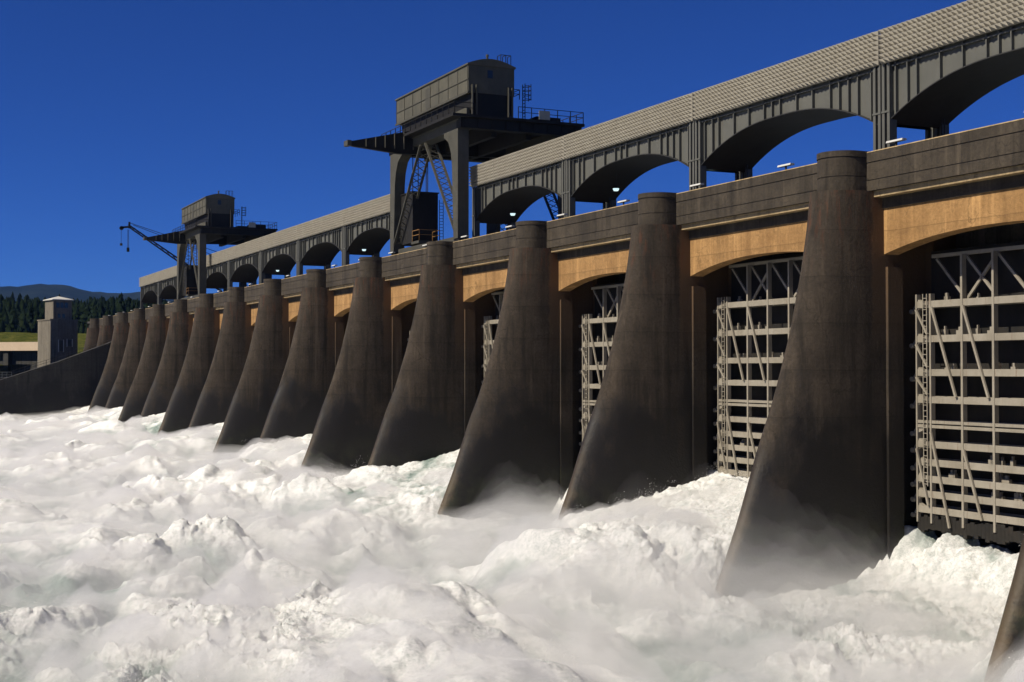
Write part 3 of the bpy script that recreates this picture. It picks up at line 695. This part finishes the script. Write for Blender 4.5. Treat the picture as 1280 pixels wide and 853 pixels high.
# jib crane beyond
jb = empty('jib_crane', (-181, 2.0, W(10.5)), 'dark lattice jib crane boom with hanging hook, left of the far gantry crane', 'jib crane')
MB().box(-2.0, 2.0, 7.6, 10.8, 0.5, 3.0).build('cab', M['crane_dark'], jb)
MB().box(-2.4, 2.4, 7.0, 11.2, 0.0, 0.5).build('undercarriage', M['crane_dark'], jb)
q = MB(); a = Vector((0, 8.5, 3.0)); bb = Vector((0, -7.8, 13.9))
for dx, dz in ((-.4, 0), (.4, 0), (-.4, .7), (.4, .7)): q.bar(a + Vector((dx, 0, dz)), bb + Vector((dx * .5, 0, dz * .5)), 0.14)
for i in range(16):
    p0 = a.lerp(bb, i / 16); p1 = a.lerp(bb, (i + 1) / 16)
    q.bar(p0 + Vector((-.3, 0, 0)), p1 + Vector((.3, 0, 0)), 0.07); q.bar(p0 + Vector((.3, 0, 0)), p1 + Vector((.3, 0, .5)), 0.07); q.bar(p0 + Vector((-.3, 0, .5)), p1 + Vector((-.3, 0, 0)), 0.07)
q.build('boom', M['crane_dark'], jb)
q = MB(); q.bar((0, -7.4, 13.9), (0, -9.0, 13.7), 0.4, 0.3); q.bar((0, -7.6, 13.6), (0, -7.6, 14.7), 0.3); q.tube((-.2, -8.9, 13.6), (.2, -8.9, 13.6), 0.35, 10); q.build('boom_head', M['crane_dark'], jb)
q = MB(); q.tube((-.2, 9.4, 9.6), (-.2, -7.6, 14.6), 0.05, 5); q.tube((.2, 9.4, 8.6), (.2, -7.0, 14.2), 0.05, 5); q.tube((0, -7.7, 13.4), (0, -7.7, 10.2), 0.04, 5); q.tube((0.2, -7.9, 13.4), (.2, -7.9, 10.2), 0.04, 5); q.tube((0, -8.95, 13.4), (0, -8.95, 11.0), 0.035, 5)
q.build('rope', M['crane_dark'], jb)
q = MB(); q.box(-.2, .2, -8.0, -7.6, 9.6, 10.3); q.tube((0, -8.95, 10.6), (0, -8.95, 11.0), 0.22, 8); q.build('hook_block', M['crane_dark'], jb)
q = MB(); q.bar((-.3, 9.2, 3.0), (-.2, 9.4, 9.6), 0.2); q.bar((.3, 9.2, 3.0), (.2, 9.4, 9.6), 0.2); q.build('mast', M['crane_dark'], jb)

# ------------------------------------------------------------------ far left: guide wall, tower, low bridge
gw = empty('guide_wall', (-S * 12 - 5, 0, 0), 'dark concrete guide wall sloping down to the left of the last piers', 'wall')
q = MB(); q.prism_x([(9, W(-16)), (9, W(6.2)), (-1, W(5.4)), (-12, W(1.1)), (-24, W(-2.9)), (-60, W(-6.5)), (-60, W(-16))], -1.6, 1.6); q.build('wall_body', M['wallc'], gw)
q = MB(); q.prism_x([(2, W(6.0)), (2, W(6.25)), (-1, W(5.8)), (-12, W(1.5)), (-24, W(-2.5)), (-60, W(-6.1)), (-60, W(-6.5)), (-24, W(-2.88)), (-12, W(1.12)), (-1, W(5.42))], -1.75, 1.75); q.build('wall_coping', M['wallc'], gw)
q = MB()
pts = [(1, 5.9), (-12, 1.5), (-24, -2.5), (-60, -6.1)]
for (ya, za), (yb, zb) in zip(pts[:-1], pts[1:]):
    n = int(abs(yb - ya) / 2)
    for i in range(n): u = i / n; y = ya + (yb - ya) * u; z = za + (zb - za) * u; q.bar((0, y, W(z)), (0, y, W(z + 1.0)), 0.08)
    for hh in (0.5, 1.0): q.bar((0, ya, W(za + hh)), (0, yb, W(zb + hh)), 0.06)
q.build('railing', M['deck'], gw)

tw = empty('control_tower', (-302, -2.9, ZC - 6), 'pale stepped concrete control tower with white pyramid roof at far left', 'tower'); tw.rotation_euler = (0, 0, R(14)); tw.scale = (0.82, 0.82, 1.0)
tb = MB().box(-4.0, 6.5, -4.2, 4.2, 0, 18.2).build('lower_block', M['towerc'], tw)
MB().box(-4.2, 6.7, -4.4, 4.4, 18.2, 18.5).build('ledge', M['towerc'], tw)
tu = MB().box(-2.4, 4.4, -2.6, 3.2, 18.5, 23.3).build('upper_block', M['towerc'], tw)
MB().add([(-2.9, -3.1, 23.3), (4.9, -3.1, 23.3), (4.9, 3.7, 23.3), (-2.9, 3.7, 23.3), (-2.9, -3.1, 23.5), (4.9, -3.1, 23.5), (4.9, 3.7, 23.5), (-2.9, 3.7, 23.5), (1.0, 0.3, 24.4)],
         [(0, 3, 2, 1), (0, 1, 5, 4), (1, 2, 6, 5), (2, 3, 7, 6), (3, 0, 4, 7), (4, 5, 8), (5, 6, 8), (6, 7, 8), (7, 4, 8)]).build('roof', M['roofwhite'], tw)
for y in (-1.7, -0.4, 0.9): MB().box(4.404, 4.46, y, y + 1.0, 21.4, 22.7).build('window', M['glass'], tu)
for y in (-1.2, 0.2): MB().box(4.404, 4.46, y, y + 0.8, 18.9, 19.9).build('window', M['glass'], tu)
for x, y0, y1, z0, z1 in ((6.504, -1.6, -0.3, 10.5, 13.2), (6.504, 1.0, 2.4, 11.8, 13.4)):
    wd = MB().box(x, x + 0.06, y0, y1, z0, z1).build('window', M['glass'], tb)
    MB().box(x + 0.004, x + 0.14, y0 - 0.22, y0 - 0.004, z0 - 0.2, z1 + 0.2).box(x + 0.004, x + 0.14, y1 + 0.004, y1 + 0.22, z0 - 0.2, z1 + 0.2).build('frame', M['roofwhite'], wd)
MB().box(-1.5, 3.5, -4.28, -4.204, 0.5, 3.6).build('doorway', M['glass'], tb)
ab = empty('abutment_building', (-292, 14, ZC - 6), 'low dark concrete building between the tower and the last piers', 'building')
MB().box(-8, 8, -9.5, 12, 0, 17.5).build('wall', M['wallc'], ab); MB().box(-8.3, 8.3, -9.8, 12.3, 17.5, 18.0).build('roof', M['deck'], ab)
MB().box(8.004, 8.06, -6, -4.6, 11, 13).build('window', M['glass'], ab)
lb = empty('low_bridge', (-321, -1, ZC - 6), 'cream beam footbridge running left from the tower', 'bridge'); lb.rotation_euler = (0, 0, R(-45))
q = MB(); q.box(-1.5, 1.5, -60, 0, 11.0, 13.3); q.build('beam', M['beam_cream'], lb)
MB().box(-0.9, -0.5, -60, 0, 0, 11.0).build('shade_panel', M['wallc'], lb)  # dark panel added below the beam to stand for the shade there
for y in (-15, -40): MB().box(-1.0, 1.0, y - 0.8, y + 0.8, 0, 11.0).build('pillar', M['wallc'], lb)
fe = empty('low_fence', (-262, -10, ZC - 6), 'small pale railing on the low bank at the left edge', 'fence')
MB().box(-22, 0, -45, 6, -6, 4.2).build('plinth', M['wallc'], fe)
q = MB()
for i in range(26): q.bar((0, -32 + i, 4.2), (0, -32 + i, 5.4), 0.06)
for hh in (4.8, 5.4): q.bar((0, -32, hh), (0, -7, hh), 0.06)
q.build('railing', M['sign'], fe)

# ------------------------------------------------------------------ churning water
def smooth(e0, e1, x):
    t_ = np.clip((x - e0) / (e1 - e0), 0, 1); return t_ * t_ * (3 - 2 * t_)
def water_base(X, Y):
    u = -(X + 1.3) / S                                # bay b spans u in (b-1, b); odd bays run strong
    od = 0.5 - 0.5 * np.clip(np.sin(np.pi * u) * -6.5, -1, 1)    # 1 in odd bays, switching inside the piers
    xb = (X / S) % 1.0
    t_ = np.clip((3.4 - Y) / 12.0, 0, 1)
    high = -6.5 - 3.1 * t_ ** 0.9
    nz = fbm(X / 3.1, X * 0 + 0.3, X * 0 + 6.1, 3, 0.6)
    low = -8.5 + 0.9 * nz * (1 - t_) - 2.4 * smooth(0.0, 0.30, t_ + 0.10 * fbm(X / 1.6, Y / 3.0, X * 0 + 2.6, 3, 0.6)) - 0.3 * t_                         # plunges just below the gate
    jet = low + (high - low) * od
    jet = jet - 0.4 * od * (1 - np.abs(xb * 2 - 1)) * (1 - t_)                  # lower mid-bay, climbing the piers
    d = np.clip((-8.6 - Y) / 26.0, 0, 1)
    down = -10.9 - 0.7 * d
    hump = (0.2 + 1.5 * od) * np.exp(-((Y + 11.5) / 6.0) ** 2) * np.sin(np.pi * xb) ** 2
    k = smooth(-6.5, -12.0, Y)
    rise = 0.0085 * np.maximum(0, -X - 22)                                        # the pool stands higher towards the far end
    return jet * (1 - k) + (down + hump) * k + rise - 1.6 * np.exp(-((X - 20) / 5.5) ** 2 - ((Y + 10) / 6.5) ** 2)
def water_height(X, Y, fine=True):
    z = water_base(X, Y); o = X * 0
    k = smooth(-1.0, -12.0, Y)
    wx = X + 3.2 * fbm(X / 8, Y / 8, o + 2.2, 2); wy = Y + 3.2 * fbm(X / 8, Y / 8, o + 8.2, 2)
    big = fbm(wx / 15.0, wy / 10.0, o + 1.7, 3, 0.5) * 1.7
    bl = billow(wx / 7.5, wy / 5.5, o + 4.1, 3, 0.5)
    boil = np.clip(0.45 + 1.5 * fbm(X / 17.0, Y / 13.0, o + 33.0, 2), 0.08, 1.25)      # calm sheets and boiling patches
    roll = 1 + 0.5 * np.exp(-((Y + 20) / 9.0) ** 2)                                       # standing rollers below the piers
    dist = 1 - 0.45 * smooth(-50, -130, X)
    z = z + k * roll * dist * (1.25 * big + (0.5 + boil) * 1.45 * (bl - 0.5))
    if not fine: return z, bl, boil, big
    ux = wx + 0.9 * fbm(X / 2.3, Y / 2.3, o + 5.5, 3); uy = wy + 0.9 * fbm(X / 2.3, Y / 2.3, o + 15.5, 3)
    m1 = billow(ux / 2.1, uy / 1.7, o + 9.4, 3, 0.6)
    m2 = fbm(ux / 0.75, uy / 0.65, o + 19.4, 4, 0.68)
    st = fbm(X / 0.8, Y / 5.0, o + 3.3, 4, 0.62)                                          # streaks drawn out along the jets
    j = smooth(-13.0, -5.0, Y)
    return z + dist * k * (0.15 + 0.75 * boil) * 0.56 * (m1 - 0.6) + (0.06 + 0.17 * boil * k + 0.16 * j) * m2 + 0.30 * j * st, bl, boil, big
na, nr = 900, 820
th = np.linspace(R(180 + 16), R(180 - 62), na)       # seen from the camera's foot, downstream to upstream
rr = 38.0 * (330.0 / 38.0) ** (np.linspace(0, 1, nr))
T, RR = np.meshgrid(th, rr); RR_W = RR
X = 56.7 + RR * np.cos(T); Y = -46 + RR * np.sin(T)
keep_y = np.minimum(Y, 4.4)
Zw, bl, sm, big = water_height(X, keep_y)
Zf = Zw; WX, WY, WZ, WB = X, keep_y, Zw, bl + 0.3 * big
ov = 0.30 * smooth(-3, -10, keep_y) * np.clip(sm, 0.3, 1.0)
X2 = X + ov * fbm(X / 1.3, keep_y / 1.3, Zf / 0.9 + 5, 3, 0.6); Y2 = np.minimum(keep_y + ov * fbm(X / 1.3 + 40, keep_y / 1.3, Zf / 0.9, 3, 0.6), 4.5)
far = np.clip((RR - 60) / 90, 0, 1)
Z2 = W(Zf) + np.clip(sm, 0.15, 1) * (1 - 0.75 * far) * 0.24 * fbm(X / 0.4, keep_y / 0.4, Zf / 0.4, 4, 0.72)
m, t, b = newmat('white_water')
at = t.nodes.new('ShaderNodeAttribute'); at.attribute_name = 'foam'
p, g = worldpos(t)
foamf = math2(t, 'ADD', at.outputs['Fac'], math2(t, 'MULTIPLY', math2(t, 'SUBTRACT', noise(t, p, 1.4, 8, 0.72), 0.5), 1.0))
cw = mixc(t, ramp(t, foamf, [(0.05, 0.0), (0.55, 1.0)]), (0.16, 0.23, 0.20), (0.93, 0.92, 0.90))
pst, _ = worldpos(t, (1.0, 0.35, 1.0))
grain = math2(t, 'ADD', math2(t, 'MULTIPLY', noise(t, pst, 2.2, 8, 0.78, 0.8), 0.55), math2(t, 'MULTIPLY', noise(t, p, 9.0, 5, 0.8), 0.45))
cw = mixc(t, ramp(t, grain, [(0.38, 0.85), (0.56, 0.0)]), cw, (0.40, 0.45, 0.42))
t.links.new(cw, b.inputs['Base Color'])
b.inputs['Roughness'].default_value = 0.65; b.inputs['Specular IOR Level'].default_value = 0.15
b.inputs['Subsurface Weight'].default_value = 0.4; b.inputs['Subsurface Radius'].default_value = (0.4, 0.38, 0.36); b.inputs['Subsurface Scale'].default_value = 0.5
bump(t, b, noise(t, p, 7.0, 8, 0.85), 1.0, 0.2)
M['white_water'] = m
wo_ = grid_mesh('churning_water', m, X2, Y2, Z2, 'stuff', 'churning white water pouring out between the piers')
foam = 0.68 + 1.2 * (bl - 0.5) + 0.6 * big - 0.6 * smooth(-24, -44, Y) * smooth(75, 45, RR)
foam = foam - 1.0 * np.exp(-((X + 20) / 5.0) ** 2 - ((Y + 37) / 4.0) ** 2) - 0.7 * np.exp(-((X + 28) / 4.0) ** 2 - ((Y + 27.7) / 2.5) ** 2)
att = wo_.data.attributes.new('foam', 'FLOAT', 'POINT'); att.data.foreach_set('value', np.clip(foam, -0.3, 1.6).astype(np.float32).ravel())

# ------------------------------------------------------------------ spray: closed shells of thin even mist hugging the water
def mist_mat(name, dens, colr=(0.995, 0.99, 0.985), g_=0.35):
    m = bpy.data.materials.new(name); m.use_nodes = True; t = m.node_tree; t.nodes.clear()
    o = t.nodes.new('ShaderNodeOutputMaterial'); v = t.nodes.new('ShaderNodeVolumePrincipled')
    v.inputs['Color'].default_value = (*colr, 1); v.inputs['Density'].default_value = dens; v.inputs['Anisotropy'].default_value = g_
    t.links.new(v.outputs[0], o.inputs['Volume']); return m
def shell(name, mat, X, Y, Ztop, zbot, label):
    ny, nx = X.shape; n = ny * nx
    top = np.stack([X, Y, Ztop], -1).reshape(-1, 3); bot = top.copy(); bot[:, 2] = zbot
    i = np.arange((ny - 1) * (nx - 1)); r = i // (nx - 1); c = i % (nx - 1); a = r * nx + c
    q1 = np.stack([a, a + 1, a + nx + 1, a + nx], -1)
    idx = np.concatenate([np.arange(nx), np.arange(1, ny) * nx + nx - 1, (ny - 1) * nx + np.arange(nx - 2, -1, -1), np.arange(ny - 2, 0, -1) * nx])
    nb_ = len(idx); low = np.arange(nb_) + n
    q3 = np.stack([idx, low, np.roll(low, -1), np.roll(idx, -1)], -1)
    v = np.concatenate([top, bot[idx]]); me = bpy.data.meshes.new(name)
    me.from_pydata(v.tolist(), [], q1.tolist() + q3.tolist() + [low[::-1].tolist()])
    me.update(calc_edges=True); me.materials.append(mat)
    o = link(name, me); tag(o, label, None, None, 'stuff'); return o
th = np.linspace(R(180 + 15), R(180 - 58), 260); rr = 39.0 * (325.0 / 39.0) ** (np.linspace(0, 1, 240))
T, RR = np.meshgrid(th, rr); X = 56.7 + RR * np.cos(T); Y = np.minimum(-46 + RR * np.sin(T), 3.0)
zb, _, _, _ = water_height(X, Y, False)
thin = -0.38 + 1.7 * np.clip(0.30 + fbm(X / 5.0, Y / 4.0, X * 0 + 7.7, 4, 0.55) * 1.4, 0, 1.2) * (0.45 + 0.55 * smooth(-1, -9, Y)) + 0.2 * smooth(-45, -10, X) * smooth(-36, -24, Y) * smooth(-2, -9, Y)
shell('spray_layer', mist_mat('spray_layer', 0.46), X, Y, W(zb + thin), W(-15.0), 'thin white spray clinging to the churning water')
zsm = -10.7 - 0.6 * smooth(-8, -34, Y) + 0.0085 * np.maximum(0, -X - 22)
n1 = fbm(X / 13.0, Y / 9.0, X * 0 + 21.7, 3, 0.5); n2 = fbm(X / 3.2, Y / 2.6, X * 0 + 2.9, 5, 0.62)
nearf = 0.25 + 0.75 * smooth(150, 70, RR)
thick = -0.6 + nearf * (3.4 * np.clip(n1 + 0.2, 0, 1.2) * smooth(-46, -16, Y) + 2.6 * np.exp(-((Y + 11) / 7.0) ** 2) * np.clip(0.35 + 1.4 * n1, 0, 1.5))
for k_, (fr, dens) in enumerate(((1.0, 0.016), (0.72, 0.026), (0.45, 0.042))):
    tk = thick * fr + (0.9 * n2 + 0.5 * fbm(X / 4.5 + 50 * k_, Y / 3.5, X * 0 + k_, 4, 0.6)) * np.clip(thick, 0, 2.0) * 0.8
    shell('spray_mist', mist_mat('spray_mist', dens), X, Y, W(zsm + tk + 0.8), W(-14.8 - 0.01 * k_), ('high thin wisps of mist', 'middle layer of drifting mist', 'low dense mist')[k_] + ' over the water at the foot of the piers')
# ------------------------------------------------------------------ thrown droplets
rd = np.random.default_rng(21)
drop_mat = bpy.data.materials.new('droplet_white'); drop_mat.use_nodes = True; t = drop_mat.node_tree; t.nodes.clear()
_o = t.nodes.new('ShaderNodeOutputMaterial'); _m = t.nodes.new('ShaderNodeMixShader'); _d = t.nodes.new('ShaderNodeBsdfDiffuse'); _t = t.nodes.new('ShaderNodeBsdfTranslucent')
_d.inputs[0].default_value = _t.inputs[0].default_value = (0.92, 0.91, 0.89, 1); _m.inputs[0].default_value = 0.5
t.links.new(_d.outputs[0], _m.inputs[1]); t.links.new(_t.outputs[0], _m.inputs[2]); t.links.new(_m.outputs[0], _o.inputs[0])
wgt = np.clip(WB - 0.40, 0, 1) ** 1.3 + 0.012 * (WY > -9)
wgt = wgt * (WY < 3.0) * (RR_W < 190) / RR_W ** 0.6
wgt = (wgt / wgt.sum()).ravel()
pick = rd.choice(wgt.size, 4600, p=wgt)
cx_, cy_, cz_ = WX.ravel()[pick], WY.ravel()[pick], WZ.ravel()[pick]
per = 30
ang = rd.uniform(0, 2 * np.pi, 4600)[:, None]; tpar = rd.uniform(0, 1, (4600, per)); rise = rd.uniform(0.15, 0.85, 4600)[:, None]; run = rd.uniform(0.2, 1.3, 4600)[:, None]
sp = rd.normal(0, 0.16, (4600, per, 3))
px = cx_[:, None] + np.cos(ang) * run * tpar + sp[..., 0]; py = np.minimum(cy_[:, None] + np.sin(ang) * run * tpar + sp[..., 1], 3.2); pz = W(cz_)[:, None] + rise * 4 * tpar * (1 - tpar) + 0.05 + np.abs(sp[..., 2])
P0_ = np.stack([px, py, pz], -1).reshape(-1, 3); n_ = len(P0_)
sz = (0.004 + 0.011 * rd.uniform(0, 1, n_) ** 2.0)[:, None, None]
tet = np.array([(1, 1, 1), (-1, -1, 1), (-1, 1, -1), (1, -1, -1)], float)
V_ = (P0_[:, None, :] + sz * (tet[None] * rd.uniform(0.6, 1.4, (n_, 1, 3)))).reshape(-1, 3).astype(np.float32)
F_ = (np.arange(n_)[:, None, None] * 4 + np.array([(0, 1, 2), (0, 3, 1), (0, 2, 3), (1, 3, 2)])[None]).reshape(-1, 3).astype(np.int32)
me = bpy.data.meshes.new('spray_droplets'); me.vertices.add(len(V_)); me.vertices.foreach_set('co', V_.ravel())
me.loops.add(F_.size); me.loops.foreach_set('vertex_index', F_.ravel()); me.polygons.add(len(F_)); me.polygons.foreach_set('loop_start', np.arange(0, F_.size, 3, dtype=np.int32)); me.polygons.foreach_set('loop_total', np.full(len(F_), 3, np.int32))
me.update(calc_edges=True); me.materials.append(drop_mat)
tag(link('spray_droplets', me), 'white droplets thrown up off the churning water', None, None, 'stuff')
# ------------------------------------------------------------------ air
hz = MB(); hz.box(-9000, 3000, -7000, 7500, -3.0, 480.0)
ho_ = hz.build('haze', mist_mat('haze_air', 2.2e-5, (0.20, 0.42, 1.0), 0.0)); tag(ho_, 'thin blue air haze', None, None, 'stuff')
